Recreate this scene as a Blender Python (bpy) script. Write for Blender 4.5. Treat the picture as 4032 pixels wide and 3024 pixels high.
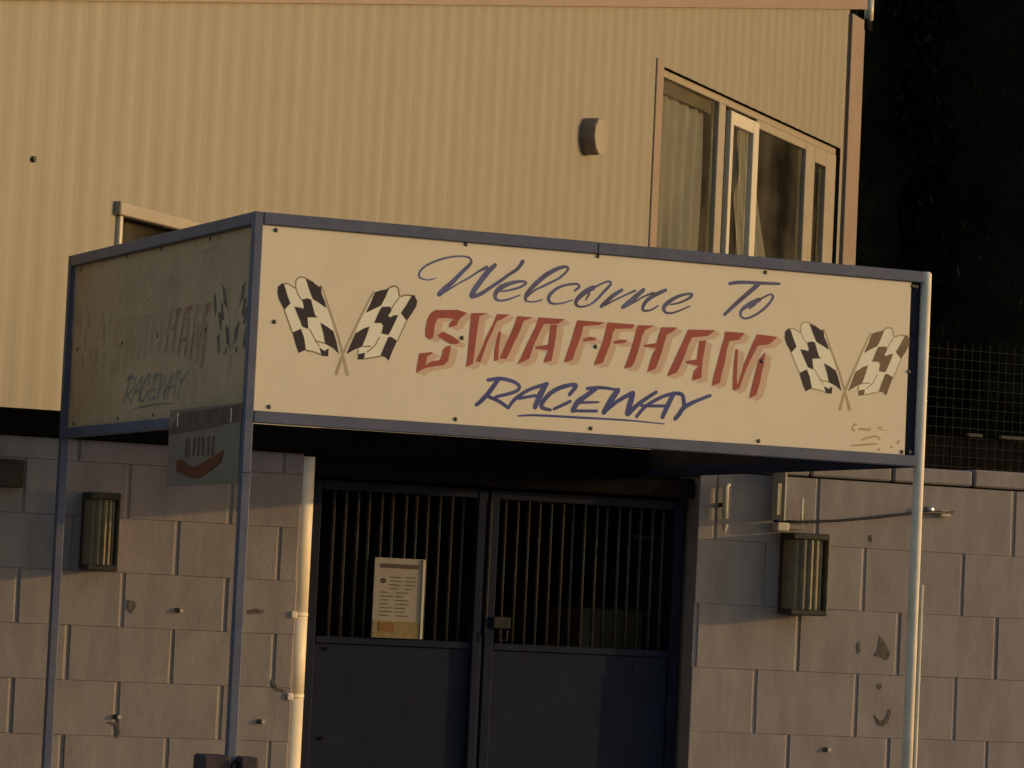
import bpy, bmesh, math, random
from mathutils import Matrix, Vector
for o in list(bpy.data.objects): bpy.data.objects.remove(o)
scene = bpy.context.scene
COL = scene.collection
rnd = random.Random(11)
R = math.radians

# ------------------------------------------------------------------ camera
cd = bpy.data.cameras.new('camera'); cam = bpy.data.objects.new('camera', cd); COL.objects.link(cam)
CR, CU, CF = Vector((0.91647, -0.39762, 0.04616)), Vector((-0.06717, -0.03896, 0.99698)), Vector((0.39455, 0.91678, 0.06216))
CR = CR.normalized(); CF = (CF - CR * CF.dot(CR)).normalized(); CU = CR.cross(CF)
m = Matrix((CR, CU, -CF)).transposed().to_4x4(); m.translation = Vector((-4.38218, -14.82403, 1.6)); cam.matrix_world = m
cd.sensor_width = 36; cd.lens = 14820.03 / 4032 * 36; cd.clip_start = .1; cd.clip_end = 400
scene.camera = cam

# ------------------------------------------------------------------ light: one low warm lamp from the right, dim sky
AZ, EL = R(74), R(7.1)                       # azimuth from the wall's normal, elevation
SUN = Vector((math.sin(AZ) * math.cos(EL), -math.cos(AZ) * math.cos(EL), math.sin(EL)))
w = bpy.data.worlds.new('World'); scene.world = w; w.use_nodes = True
nt = w.node_tree; bg = nt.nodes['Background']
sky = nt.nodes.new('ShaderNodeTexSky'); sky.sky_type = 'NISHITA'; sky.sun_disc = False
sky.sun_elevation = EL; sky.sun_rotation = math.atan2(SUN.x, SUN.y); sky.ozone_density = 1.2; sky.dust_density = 1.5
nt.links.new(sky.outputs[0], bg.inputs[0]); bg.inputs[1].default_value = .135
sl = bpy.data.lights.new('sun', 'SUN'); so = bpy.data.objects.new('sun', sl); COL.objects.link(so)
sl.energy = 1.48; sl.color = (1, .63, .28); sl.angle = R(.5)
so.rotation_euler = SUN.to_track_quat('Z', 'Y').to_euler(); so.location = SUN * 40
scene.view_settings.view_transform = 'Standard'; scene.view_settings.look = 'None'
scene.view_settings.exposure = .64; scene.view_settings.gamma = 1

# ------------------------------------------------------------------ materials
def mat(name, col, rough=.7, spec=.3, var=.15, scale=6, bump=0., bscale=60, metal=0., tint=None, stretch=(1, 1, 1), dirt=0., dcol=(.05, .04, .03), dscale=1.5):
    M = bpy.data.materials.new(name); M.use_nodes = True; t = M.node_tree; b = t.nodes['Principled BSDF']
    b.inputs['Roughness'].default_value = rough; b.inputs['Specular IOR Level'].default_value = spec; b.inputs['Metallic'].default_value = metal
    tc = t.nodes.new('ShaderNodeTexCoord'); mp = t.nodes.new('ShaderNodeMapping'); mp.inputs['Scale'].default_value = stretch
    t.links.new(tc.outputs['Object'], mp.inputs[0])
    oi = t.nodes.new('ShaderNodeObjectInfo'); ad = t.nodes.new('ShaderNodeVectorMath'); ad.operation = 'ADD'
    sc = t.nodes.new('ShaderNodeVectorMath'); sc.operation = 'SCALE'; sc.inputs['Scale'].default_value = 9
    cx = t.nodes.new('ShaderNodeCombineXYZ'); t.links.new(oi.outputs['Random'], cx.inputs[0]); t.links.new(oi.outputs['Random'], cx.inputs[2])
    t.links.new(cx.outputs[0], sc.inputs[0]); t.links.new(mp.outputs[0], ad.inputs[0]); t.links.new(sc.outputs[0], ad.inputs[1])
    n = t.nodes.new('ShaderNodeTexNoise'); n.inputs['Scale'].default_value = scale; n.inputs['Detail'].default_value = 7; n.inputs['Roughness'].default_value = .62
    t.links.new(ad.outputs[0], n.inputs['Vector'])
    r = t.nodes.new('ShaderNodeValToRGB'); e = r.color_ramp.elements
    c2 = tint or col
    e[0].position = .3; e[1].position = .7
    e[0].color = tuple(max(0, c * (1 - var)) for c in c2) + (1,); e[1].color = tuple(min(1, c * (1 + var)) for c in col) + (1,)
    t.links.new(n.outputs['Fac'], r.inputs[0]); out = r.outputs[0]
    if dirt > 0:
        n2 = t.nodes.new('ShaderNodeTexNoise'); n2.inputs['Scale'].default_value = dscale; n2.inputs['Detail'].default_value = 9; n2.inputs['Roughness'].default_value = .7
        t.links.new(ad.outputs[0], n2.inputs['Vector'])
        r2 = t.nodes.new('ShaderNodeValToRGB'); r2.color_ramp.elements[0].position = .5; r2.color_ramp.elements[1].position = .72
        r2.color_ramp.elements[1].color = (dirt, dirt, dirt, 1)
        t.links.new(n2.outputs['Fac'], r2.inputs[0])
        mx = t.nodes.new('ShaderNodeMixRGB'); mx.inputs[2].default_value = dcol + (1,)
        t.links.new(r2.outputs[0], mx.inputs[0]); t.links.new(out, mx.inputs[1]); out = mx.outputs[0]
    t.links.new(out, b.inputs['Base Color'])
    if bump > 0:
        n3 = t.nodes.new('ShaderNodeTexNoise'); n3.inputs['Scale'].default_value = bscale; n3.inputs['Detail'].default_value = 5
        t.links.new(ad.outputs[0], n3.inputs['Vector'])
        bp = t.nodes.new('ShaderNodeBump'); bp.inputs['Strength'].default_value = bump; bp.inputs['Distance'].default_value = .01
        t.links.new(n3.outputs['Fac'], bp.inputs['Height']); t.links.new(bp.outputs[0], b.inputs['Normal'])
    return M
M = {}
M['block'] = mat('painted_block', (.258, .226, .214), .9, .1, .15, 5, .16, 70, dirt=.5, dcol=(.155, .132, .125), dscale=3.5, stretch=(1.8, 1, .6))
M['chip'] = mat('bare_grey_block', (.115, .098, .085), .95, .05, .4, 40, .3, 60)
M['mortar'] = mat('painted_mortar', (.24, .21, .20), .9, .1, .1, 8, .2, 60)
M['board'] = mat('sign_board', (.78, .665, .48), .45, .3, .03, 3, dirt=.35, dcol=(.63, .515, .35), dscale=2.6, stretch=(1, 1, .35))
M['sideboard'] = mat('weathered_sign_board', (.55, .38, .225), .7, .15, .1, 4, dirt=.7, dcol=(.33, .225, .135), dscale=2.5)  # darker than the front board, colour warmed against the cool sky fill
M['blue'] = mat('blue_grey_paint', (.092, .102, .155), .5, .3, .16, 9, .08, 40, dirt=.45, dcol=(.17, .15, .13), dscale=6)
M['navy'] = mat('dark_blue_gate_paint', (.0115, .0155, .031), .7, .1, .2, 6, .1, 30, dirt=.3, dcol=(.02, .02, .022), dscale=5)
M['bar'] = mat('worn_gate_bar', (.034, .031, .03), .7, .1, .4, 25, dirt=.8, dcol=(.012, .009, .008), dscale=14)
M['whitepipe'] = mat('white_plastic_pipe', (.86, .74, .55), .5, .3, .06, 8, dirt=.4, dcol=(.6, .46, .29), dscale=7)
M['pale'] = mat('pale_worn_tube', (.66, .59, .49), .6, .25, .15, 14, .05, 60, dirt=.55, dcol=(.42, .37, .32), dscale=9, stretch=(1, 1, .5))
M['cream'] = mat('cream_plastic', (.50, .45, .34), .5, .4, .08, 10, dirt=.4, dcol=(.3, .25, .17), dscale=7)
M['clad'] = mat('beige_coated_steel', (.207, .190, .146), .5, .25, .06, 2.5, dirt=.4, dcol=(.175, .152, .108), dscale=1.6, stretch=(3, 3, .3))
M['trim'] = mat('pinkish_trim', (.215, .16, .128), .5, .3, .1, 4, dirt=.35, dcol=(.18, .13, .09), dscale=3)
M['frame'] = mat('window_frame_cream', (.27, .235, .185), .45, .35, .08, 6, dirt=.3, dcol=(.18, .14, .09), dscale=4)
M['white'] = mat('white_sash', (.5, .47, .38), .4, .4, .06, 6)
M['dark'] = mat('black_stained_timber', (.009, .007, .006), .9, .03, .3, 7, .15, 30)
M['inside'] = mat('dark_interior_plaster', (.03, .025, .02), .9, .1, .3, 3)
M['crate'] = mat('brown_cabinet', (.10, .075, .045), .8, .1, .3, 5)
M['room'] = mat('unlit_room', (.22, .18, .12), .9, .1, .3, 2)
M['curtain'] = mat('net_curtain', (.46, .42, .36), .9, .1, .1, 5)
M['brass'] = mat('screw_head', (.06, .045, .025), .5, .5, .3, 60)
M['lampbody'] = mat('ribbed_lamp_lens', (.19, .16, .10), .6, .25, .25, 14, dirt=.6, dcol=(.05, .045, .028), dscale=5)
M['lampcase'] = mat('dark_lamp_case', (.035, .03, .02), .6, .3, .3, 12)
M['paper'] = mat('weathered_notice', (.30, .265, .22), .8, .1, .1, 14, dirt=.35, dcol=(.2, .17, .13), dscale=10)
M['ink'] = mat('notice_ink', (.09, .07, .055), .8, .1, .2, 30)
M['yellow'] = mat('yellow_notice_foot', (.22, .17, .08), .8, .1, .2, 20)
M['orange'] = mat('orange_print', (.2, .1, .04), .8, .1, .2, 20)
M['cable'] = mat('black_cable', (.012, .01, .009), .6, .3, .2, 20)
M['steel'] = mat('bright_steel', (.6, .58, .55), .3, .5, .1, 20, metal=.8)
M['wire'] = mat('rusty_fence_wire', (.013, .0105, .008), .7, .3, .3, 30)
M['rail'] = mat('pale_rail', (.07, .06, .045), .7, .2, .2, 12)
M['ground'] = mat('concrete_yard', (.28, .26, .24), .9, .1, .2, .6, .2, 20)
M['bark'] = mat('bark', (.03, .024, .018), .9, .1, .3, 6, .3, 20)
M['leaf'] = mat('dark_evergreen_leaf', (.011, .0105, .007), .9, .02, .4, 3)  # blackened to stand for the night dark, only on the added trees
M['hang'] = mat('hanging_advert_board', (.24, .18, .135), .7, .2, .14, 5, dirt=.5, dcol=(.15, .115, .09), dscale=4)
M['hangred'] = mat('faded_red_print', (.15, .085, .062), .7, .2, .25, 20)
M['hangorange'] = mat('rust_orange_print', (.16, .045, .015), .7, .2, .2, 14)
M['base'] = mat('dark_purple_timber', (.06, .045, .05), .8, .2, .25, 12, .2, 40)
M['red'] = mat('red_lettering', (.37, .088, .06), .55, .25, .14, 9, dirt=.6, dcol=(.33, .095, .12), dscale=4)
M['rshade'] = mat('salmon_letter_shade', (.66, .46, .31), .55, .2, .06, 7)
M['navyink'] = mat('blue_script_lettering', (.10, .115, .26), .55, .25, .3, 7, tint=(.12, .085, .08), dirt=.7, dcol=(.20, .24, .42), dscale=6)
M['bluebrush'] = mat('blue_brush_lettering', (.075, .085, .24), .55, .25, .25, 8, dirt=.5, dcol=(.11, .12, .22), dscale=6)
M['blackflag'] = mat('black_flag_check', (.045, .033, .035), .55, .25, .25, 8)
M['brownflag'] = mat('faded_brown_flag_check', (.20, .135, .075), .6, .2, .25, 8)
M['flagwhite'] = mat('flag_cream', (.86, .80, .60), .55, .25, .04, 6)
M['flagline'] = mat('flag_outline', (.30, .21, .12), .6, .2, .2, 12)
M['flagpole'] = mat('flag_pole_tan', (.47, .36, .24), .6, .2, .15, 12)
M['mark'] = mat('faded_signwriter_mark', (.48, .36, .19), .6, .2, .15, 12)
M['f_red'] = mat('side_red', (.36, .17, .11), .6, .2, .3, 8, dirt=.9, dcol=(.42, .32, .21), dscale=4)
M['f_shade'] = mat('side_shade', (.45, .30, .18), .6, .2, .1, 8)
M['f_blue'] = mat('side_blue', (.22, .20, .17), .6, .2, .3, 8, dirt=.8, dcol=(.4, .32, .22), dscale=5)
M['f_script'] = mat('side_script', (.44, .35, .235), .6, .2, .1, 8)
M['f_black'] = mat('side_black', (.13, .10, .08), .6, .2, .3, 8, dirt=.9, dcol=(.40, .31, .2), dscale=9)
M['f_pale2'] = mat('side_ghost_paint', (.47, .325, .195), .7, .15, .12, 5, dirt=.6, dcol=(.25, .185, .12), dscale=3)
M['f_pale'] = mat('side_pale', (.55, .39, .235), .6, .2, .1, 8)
g = bpy.data.materials.new('window_glass'); g.use_nodes = True; t = g.node_tree; b = t.nodes['Principled BSDF']
t.nodes.remove(b)
tr = t.nodes.new('ShaderNodeBsdfTransparent'); tr.inputs[0].default_value = (.82, .84, .82, 1); gl_ = t.nodes.new('ShaderNodeBsdfGlossy'); gl_.inputs['Roughness'].default_value = .04
lw0 = t.nodes.new('ShaderNodeLayerWeight'); lw0.inputs[0].default_value = .5; pw = t.nodes.new('ShaderNodeMath'); pw.operation = 'POWER'; pw.inputs[1].default_value = 4; t.links.new(lw0.outputs['Facing'], pw.inputs[0]); lwt = t.nodes.new('ShaderNodeMath'); lwt.operation = 'MULTIPLY_ADD'; lwt.inputs[1].default_value = .4; lwt.inputs[2].default_value = .04; t.links.new(pw.outputs[0], lwt.inputs[0]); mxs = t.nodes.new('ShaderNodeMixShader')
n = t.nodes.new('ShaderNodeTexNoise'); n.inputs['Scale'].default_value = 3
bp = t.nodes.new('ShaderNodeBump'); bp.inputs['Strength'].default_value = .05; t.links.new(n.outputs[0], bp.inputs['Height']); t.links.new(bp.outputs[0], gl_.inputs['Normal'])
t.links.new(lwt.outputs[0], mxs.inputs[0]); t.links.new(tr.outputs[0], mxs.inputs[1]); t.links.new(gl_.outputs[0], mxs.inputs[2]); df = t.nodes.new('ShaderNodeBsdfDiffuse'); df.inputs[0].default_value = (.30, .27, .21, 1); mx2 = t.nodes.new('ShaderNodeMixShader')
n9 = t.nodes.new('ShaderNodeTexNoise'); n9.inputs['Scale'].default_value = 2.2; n9.inputs['Detail'].default_value = 6; r9 = t.nodes.new('ShaderNodeValToRGB'); r9.color_ramp.elements[0].color = (.02, .02, .02, 1); r9.color_ramp.elements[1].color = (.16, .16, .16, 1); r9.color_ramp.elements[0].position = .42; r9.color_ramp.elements[1].position = .66
t.links.new(n9.outputs['Fac'], r9.inputs[0]); t.links.new(r9.outputs[0], mx2.inputs[0]); t.links.new(mxs.outputs[0], mx2.inputs[1]); t.links.new(df.outputs[0], mx2.inputs[2]); t.links.new(mx2.outputs[0], t.nodes['Material Output'].inputs[0])
M['glass'] = g

# ------------------------------------------------------------------ mesh helpers
class MB:
    def __init__(s): s.v = []; s.f = []
    def add(s, vs, fs):
        k = len(s.v); s.v += [tuple(v) for v in vs]; s.f += [tuple(i + k for i in f) for f in fs]; return s
    def box(s, a, b):
        (x0, y0, z0), (x1, y1, z1) = a, b
        return s.add([(x0, y0, z0), (x1, y0, z0), (x1, y1, z0), (x0, y1, z0), (x0, y0, z1), (x1, y0, z1), (x1, y1, z1), (x0, y1, z1)],
                     [(0, 3, 2, 1), (4, 5, 6, 7), (0, 1, 5, 4), (1, 2, 6, 5), (2, 3, 7, 6), (3, 0, 4, 7)])
    def cbox(s, a, b, c=.003):
        "box with all twelve edges chamfered"
        bm = bmesh.new(); bmesh.ops.create_cube(bm, size=1)
        for v in bm.verts: v.co = [(p + q) / 2 + (q - p) * k for p, q, k in zip(a, b, v.co)]
        bmesh.ops.bevel(bm, geom=list(bm.edges), offset=c, segments=1, affect='EDGES')
        bm.verts.index_update(); s.add([v.co for v in bm.verts], [[v.index for v in f.verts] for f in bm.faces]); bm.free(); return s
    def tube(s, pts, r, n=8, caps=True):
        pts = [Vector(p) for p in pts]; rr = r if isinstance(r, (list, tuple)) else [r] * len(pts); k = len(s.v)
        for i, p in enumerate(pts):
            d = (pts[min(i + 1, len(pts) - 1)] - pts[max(i - 1, 0)]).normalized()
            a = d.orthogonal().normalized() if abs(d.z) < .99 else Vector((1, 0, 0)); a = (a - d * a.dot(d)).normalized(); c = d.cross(a)
            for j in range(n): q = 2 * math.pi * j / n; s.v.append(tuple(p + (a * math.cos(q) + c * math.sin(q)) * rr[i]))
        for i in range(len(pts) - 1):
            for j in range(n): s.f.append((k + i * n + j, k + i * n + (j + 1) % n, k + (i + 1) * n + (j + 1) % n, k + (i + 1) * n + j))
        if caps: s.f.append(tuple(k + j for j in reversed(range(n)))); s.f.append(tuple(k + (len(pts) - 1) * n + j for j in range(n)))
        return s
    def prism(s, pts, y0, y1):
        "polygon in (x,z) from depth y0 (front) to y1"
        n = len(pts); A = sum(pts[i][0] * pts[(i + 1) % n][1] - pts[(i + 1) % n][0] * pts[i][1] for i in range(n))
        if A < 0: pts = pts[::-1]
        k = [(x, y0, z) for x, z in pts] + [(x, y1, z) for x, z in pts]
        return s.add(k, [tuple(range(n)), tuple(reversed(range(n, 2 * n)))] + [(i + n, (i + 1) % n + n, (i + 1) % n, i) for i in range(n)])
    def mesh(s, name):
        me = bpy.data.meshes.new(name); me.from_pydata(s.v, [], s.f); me.update(); return me
    def build(s, name, m, parent=None, smooth=False, loc=None, rot=None):
        return link(name, s.mesh(name), m, parent, smooth, loc, rot)
def link(name, me, m, parent=None, smooth=False, loc=None, rot=None):
    o = bpy.data.objects.new(name, me); COL.objects.link(o)
    if m and not me.materials: me.materials.append(M[m])
    if smooth: me.polygons.foreach_set('use_smooth', [True] * len(me.polygons))
    if parent: o.parent = parent
    if loc: o.location = loc
    if rot: o.rotation_euler = rot
    return o
def tag(o, label=None, cat=None, group=None, kind=None):
    for k, v in (('label', label), ('category', cat), ('group', group), ('kind', kind)):
        if v: o[k] = v
    return o
def thing(name, label, cat, loc=(0, 0, 0), rz=0, group=None):
    o = bpy.data.objects.new(name, None); COL.objects.link(o); o.location = loc; o.rotation_euler = (0, 0, rz); o.empty_display_size = .1
    return tag(o, label, cat, group)
def copy_tree(o, parent=None):
    c = o.copy(); COL.objects.link(c); c.parent = parent
    for ch in o.children: copy_tree(ch, c)
    return c

# ------------------------------------------------------------------ ground
tag(MB().add([(-60, -60, 0), (80, -60, 0), (80, 80, 0), (-60, 80, 0)], [(0, 1, 2, 3)]).build('ground', 'ground'), kind='structure')

# ------------------------------------------------------------------ block walls
def block_mesh(L, H, T=.1, c=.009):
    j = lambda a=.0025: rnd.uniform(-a, a)
    x, z = L / 2, H / 2
    v = []; cw = rnd.uniform(.006, .014); dr = .005
    for sx, sz in ((-1, -1), (1, -1), (1, 1), (-1, 1)): v.append((-x + .002 + j(.001) if sx < 0 else x - cw + j(.003), 0, sz * (z - .0016) + j(.0009)))
    for sx, sz in ((-1, -1), (1, -1), (1, 1), (-1, 1)): v.append((sx * x, .002 if sx < 0 else dr, sz * z))
    for sx, sz in ((-1, -1), (1, -1), (1, 1), (-1, 1)): v.append((sx * x, T, sz * z))
    f = [(0, 1, 2, 3)] + [(i + 4, (i + 1) % 4 + 4, (i + 1) % 4, i) for i in range(4)] + [(i + 8, (i + 1) % 4 + 8, (i + 1) % 4 + 4, i + 4) for i in range(4)] + [(11, 10, 9, 8)]
    return MB().add(v, f)
def block_wall(wall, x0, x1, levels, L, offs, jt=.013, T=.1):
    cache = {}
    for k in range(len(levels) - 1):
        z0, z1 = levels[k], levels[k + 1]; off = offs[k % len(offs)]
        n0 = math.floor((x0 - off) / L)
        e = off + n0 * L
        while e < x1 - .005:
            a, b = max(e, x0), min(e + L, x1); e += L
            if b - a < .05: continue
            key = (round(b - a, 3), round(z1 - z0, 3), rnd.randrange(3))
            if key not in cache:
                me = block_mesh(b - a - (jt if b < x1 - .001 or True else 0), z1 - z0 - .0001, T, rnd.choice((.005, .007, .009))).mesh('block'); me.materials.append(M['block']); cache[key] = me
            o = link('block', cache[key], None, wall, loc=((a + b) / 2, rnd.uniform(-.0009, .0009), (z0 + z1) / 2), rot=(rnd.uniform(-.0015, .0015), 0, rnd.uniform(-.003, .003)))
lw = thing('block_wall', 'cream painted block wall left of the gates, with a pipe at its end', 'wall')
lev = [.0] + [1.71 - .225 * k for k in range(7, -1, -1)] + [1.935, 2.16, 2.25]
MB().box((-2.6, .0053, 0), (1.06, .2, 2.245)).build('mortar_core', 'mortar', lw)
X0 = .294
block_wall(lw, -2.6, 1.064, lev, .45, [X0 + .225, X0])
rw = thing('block_wall', 'cream painted wall of larger blocks right of the gates', 'wall')
MB().box((2.926, .0053, 0), (8.5, .2, 2.285)).build('mortar_core', 'mortar', rw)
rl = [.0, .287, .57, .853, 1.136, 1.419, 1.702, 1.985, 2.285]
block_wall(rw, 2.92, 8.5, rl, .51, [3.26, 3.42, 3.26, 3.42, 3.245, 3.45, 3.26, 3.52], T=.19)
for k in range(13):                                                # row of thin coping bricks
    x = 3.05 + k * .42
    MB().cbox((x + .006, -.012, 2.293), (x + .414, .205, 2.36 + rnd.uniform(-.012, .012)), .008).build('coping_brick', 'block', rw)

# chips where the paint and the block face have come away
for side, p in [('R', [(3.861, 1.593), (3.891, 1.56), (3.917, 1.516), (3.901, 1.487), (3.868, 1.502), (3.836, 1.503), (3.854, 1.536)]), ('R', [(3.848, 1.239), (3.881, 1.208), (3.907, 1.222), (3.924, 1.266), (3.934, 1.249), (3.918, 1.204), (3.895, 1.188), (3.869, 1.194)]), ('R', [(3.858, 1.372), (3.876, 1.378), (3.882, 1.36), (3.867, 1.353)]), ('R', [(3.782, 2.044), (3.798, 2.047), (3.801, 2.016), (3.788, 2.014)]), ('R', [(3.743, 1.548), (3.757, 1.566), (3.764, 1.521), (3.751, 1.509)]), ('L', [(0.315, 1.6), (0.344, 1.594), (0.35, 1.571), (0.332, 1.546), (0.315, 1.564)]), ('L', [(0.249, 1.092), (0.292, 1.096), (0.303, 1.084), (0.296, 1.077), (0.312, 1.06), (0.306, 1.032), (0.293, 1.025), (0.299, 1.054), (0.287, 1.079)]), ('L', [(0.956, 1.285), (0.969, 1.296), (0.989, 1.263), (1.03, 1.248), (1.019, 1.24), (0.979, 1.25)]), ('L', [(0.838, 1.578), (0.877, 1.588), (0.911, 1.581), (0.909, 1.569), (0.867, 1.565), (0.842, 1.562)])]:
    MB().prism(p, -.0025, .004).build('paint_chip', 'chip', lw if side == 'L' else rw)

# dark boards on top of the walls, lintel and dark lobby behind the gates
fa = thing('fascia_board', 'black stained fascia board along the top of both walls', 'board')
for a, b, y, z0, z1 in ((-2.6, 1.12, -.02, 2.253, 2.362), (1.123, 2.915, -.018, 2.253, 2.364), (2.92, 3.98, .03, 2.37, 2.47)):
    MB().cbox((a, y, z0), (b, y + .03, z1), .003).build('plank', 'dark', fa)
lo = thing('entrance_lobby', 'dark entrance lobby behind the barred gates', 'lobby')
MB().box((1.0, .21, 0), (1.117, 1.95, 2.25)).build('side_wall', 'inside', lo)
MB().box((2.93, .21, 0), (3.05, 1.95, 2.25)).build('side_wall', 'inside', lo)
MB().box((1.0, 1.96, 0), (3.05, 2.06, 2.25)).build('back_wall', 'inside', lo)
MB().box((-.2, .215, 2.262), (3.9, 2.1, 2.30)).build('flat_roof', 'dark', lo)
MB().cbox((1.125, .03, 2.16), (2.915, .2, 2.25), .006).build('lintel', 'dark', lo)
tag(MB().cbox((2.60, .5, 0), (2.98 - .06, .9, 1.66), .01).build('cabinet', 'crate'), 'dim brown cabinet standing inside behind the right-hand gate', 'cabinet')
hb = thing('wall_hook_rail', 'short pale rail inside the lobby near the right jamb', 'rail', (2.83, .34, 1.985))
MB().tube([(-.06, 0, 0), (.06, 0, .002)], .011).build('rail', 'rail', hb)
MB().box((-.065, -.01, -.012), (-.055, .2, .012)).build('bracket', 'inside', hb)
MB().box((.055, -.01, -.012), (.065, .2, .012)).build('bracket', 'inside', hb)

# ------------------------------------------------------------------ gates
def gate(x0, x1, xb0, nb, label):
    t = thing('barred_gate', label, 'gate', (x0, .12, 0), group='pair of gates')
    W_ = x1 - x0
    for a, b, z0, z1 in ((0, .045, .06, 2.15), (W_ - .045, W_, .06, 2.15)): MB().cbox((a, -.022, z0), (b, .022, z1), .004).build('stile', 'navy', t)
    for z0, z1 in ((.06, .11), (1.455, 1.485), (2.11, 2.15)): MB().cbox((.046, -.02, z0), (W_ - .046, .02, z1), .003).build('rail', 'navy', t)
    MB().cbox((.047, -.008, .112), (W_ - .047, .004, 1.454), .002).build('sheet_panel', 'navy', t)
    me = MB().tube([(0, 0, 1.484), (0, 0, 2.112)], .0075, 8).mesh('bar'); me.materials.append(M['bar'])
    for k in range(nb): link('bar', me, None, t, True, loc=(xb0 - x0 + k * .0545 + rnd.uniform(-.002, .002), rnd.uniform(-.006, .006), 0), rot=(0, rnd.uniform(-.003, .003), rnd.uniform(0, 6)))
    return t
gl = gate(1.14, 1.955, 1.247, 12, 'left dark blue barred gate with a notice fixed to its bars')
gr = gate(1.965, 2.905, 2.048, 15, 'right dark blue barred gate without a notice')
MB().cbox((.765, -.036, .3), (.80, -.0225, 2.1), .003).build('cover_strip', 'navy', gl)
lt = MB(); lt.cbox((.03, -.05, 1.55), (.11, -.0225, 1.60), .004); lt.tube([(.055, -.06, 1.545), (.055, -.06, 1.50), (.09, -.06, 1.50), (.09, -.06, 1.545)], .006); lt.build('latch', 'bar', gr)
MB().tube([(.0, -.03, 1.52), (.0, -.03, 2.1)], .008).build('drop_bolt', 'bar', gr)
for x, z in ((.1, 1.43), (.1, 1.05)): MB().tube([(x, -.014, z), (x, -.007, z)], .009).build('bolt_head', 'dark', gl)
MB().tube([(.74, -.014, 1.40), (.74, -.007, 1.40)], .009).build('bolt_head', 'bar', gr)
po = thing('notice_board', 'weathered paper notice fixed to the left gate', 'notice', (1.435, .085, 1.488))
MB().cbox((0, 0, 0), (.232, .006, .343), .002).build('sheet', 'paper', po)
MB().box((.222, -.006, .001), (.233, -.001, .342)).build('edge_strip', 'cream', po)
MB().box((.03, -.0022, .300), (.205, -.0008, .318)).build('heading', 'ink', po)
MB().tube([(.045, -.0024, .245), (.045, -.0008, .245)], .011, 14).build('emblem', 'ink', po)
MB().box((.004, -.0022, .004), (.220, -.0008, .072)).build('foot_band', 'yellow', po)
MB().box((.03, -.004, .028), (.10, -.0026, .066)).build('foot_print', 'orange', po)
q = MB()
for k in range(11):
    for a in range(2): q.box((.075 - .04 * (k > 3) + a * .07, -.0022, .26 - k * .0165), (.075 - .04 * (k > 3) + a * .07 + rnd.uniform(.03, .062), -.0009, .263 - k * .0165))
q.build('printed_lines', 'ink', po)

# ------------------------------------------------------------------ drainpipe at the end of the left wall
dp = thing('drainpipe', 'cream drainpipe with clips on the left edge of the gateway', 'pipe', (1.080, .05, 0))
MB().tube([(0, 0, 0), (0, 0, 1.226)], .045, 18).build('pipe', 'whitepipe', dp, True)
MB().tube([(0, 0, 1.234), (0, 0, 1.570)], .045, 18).build('pipe', 'whitepipe', dp, True)
MB().tube([(0, 0, 1.578), (0, 0, 2.24)], .045, 18).build('pipe', 'whitepipe', dp, True)
for z in (.35, 1.226, 1.570):
    MB().tube([(0, 0, z - .008), (0, 0, z + .010)], .0462, 18).build('collar', 'whitepipe', dp, True)
    c = MB().cbox((-.046, -.06, z - .016), (-.02, -.0495, z + .014), .004).build('clip', 'whitepipe', dp)

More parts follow.
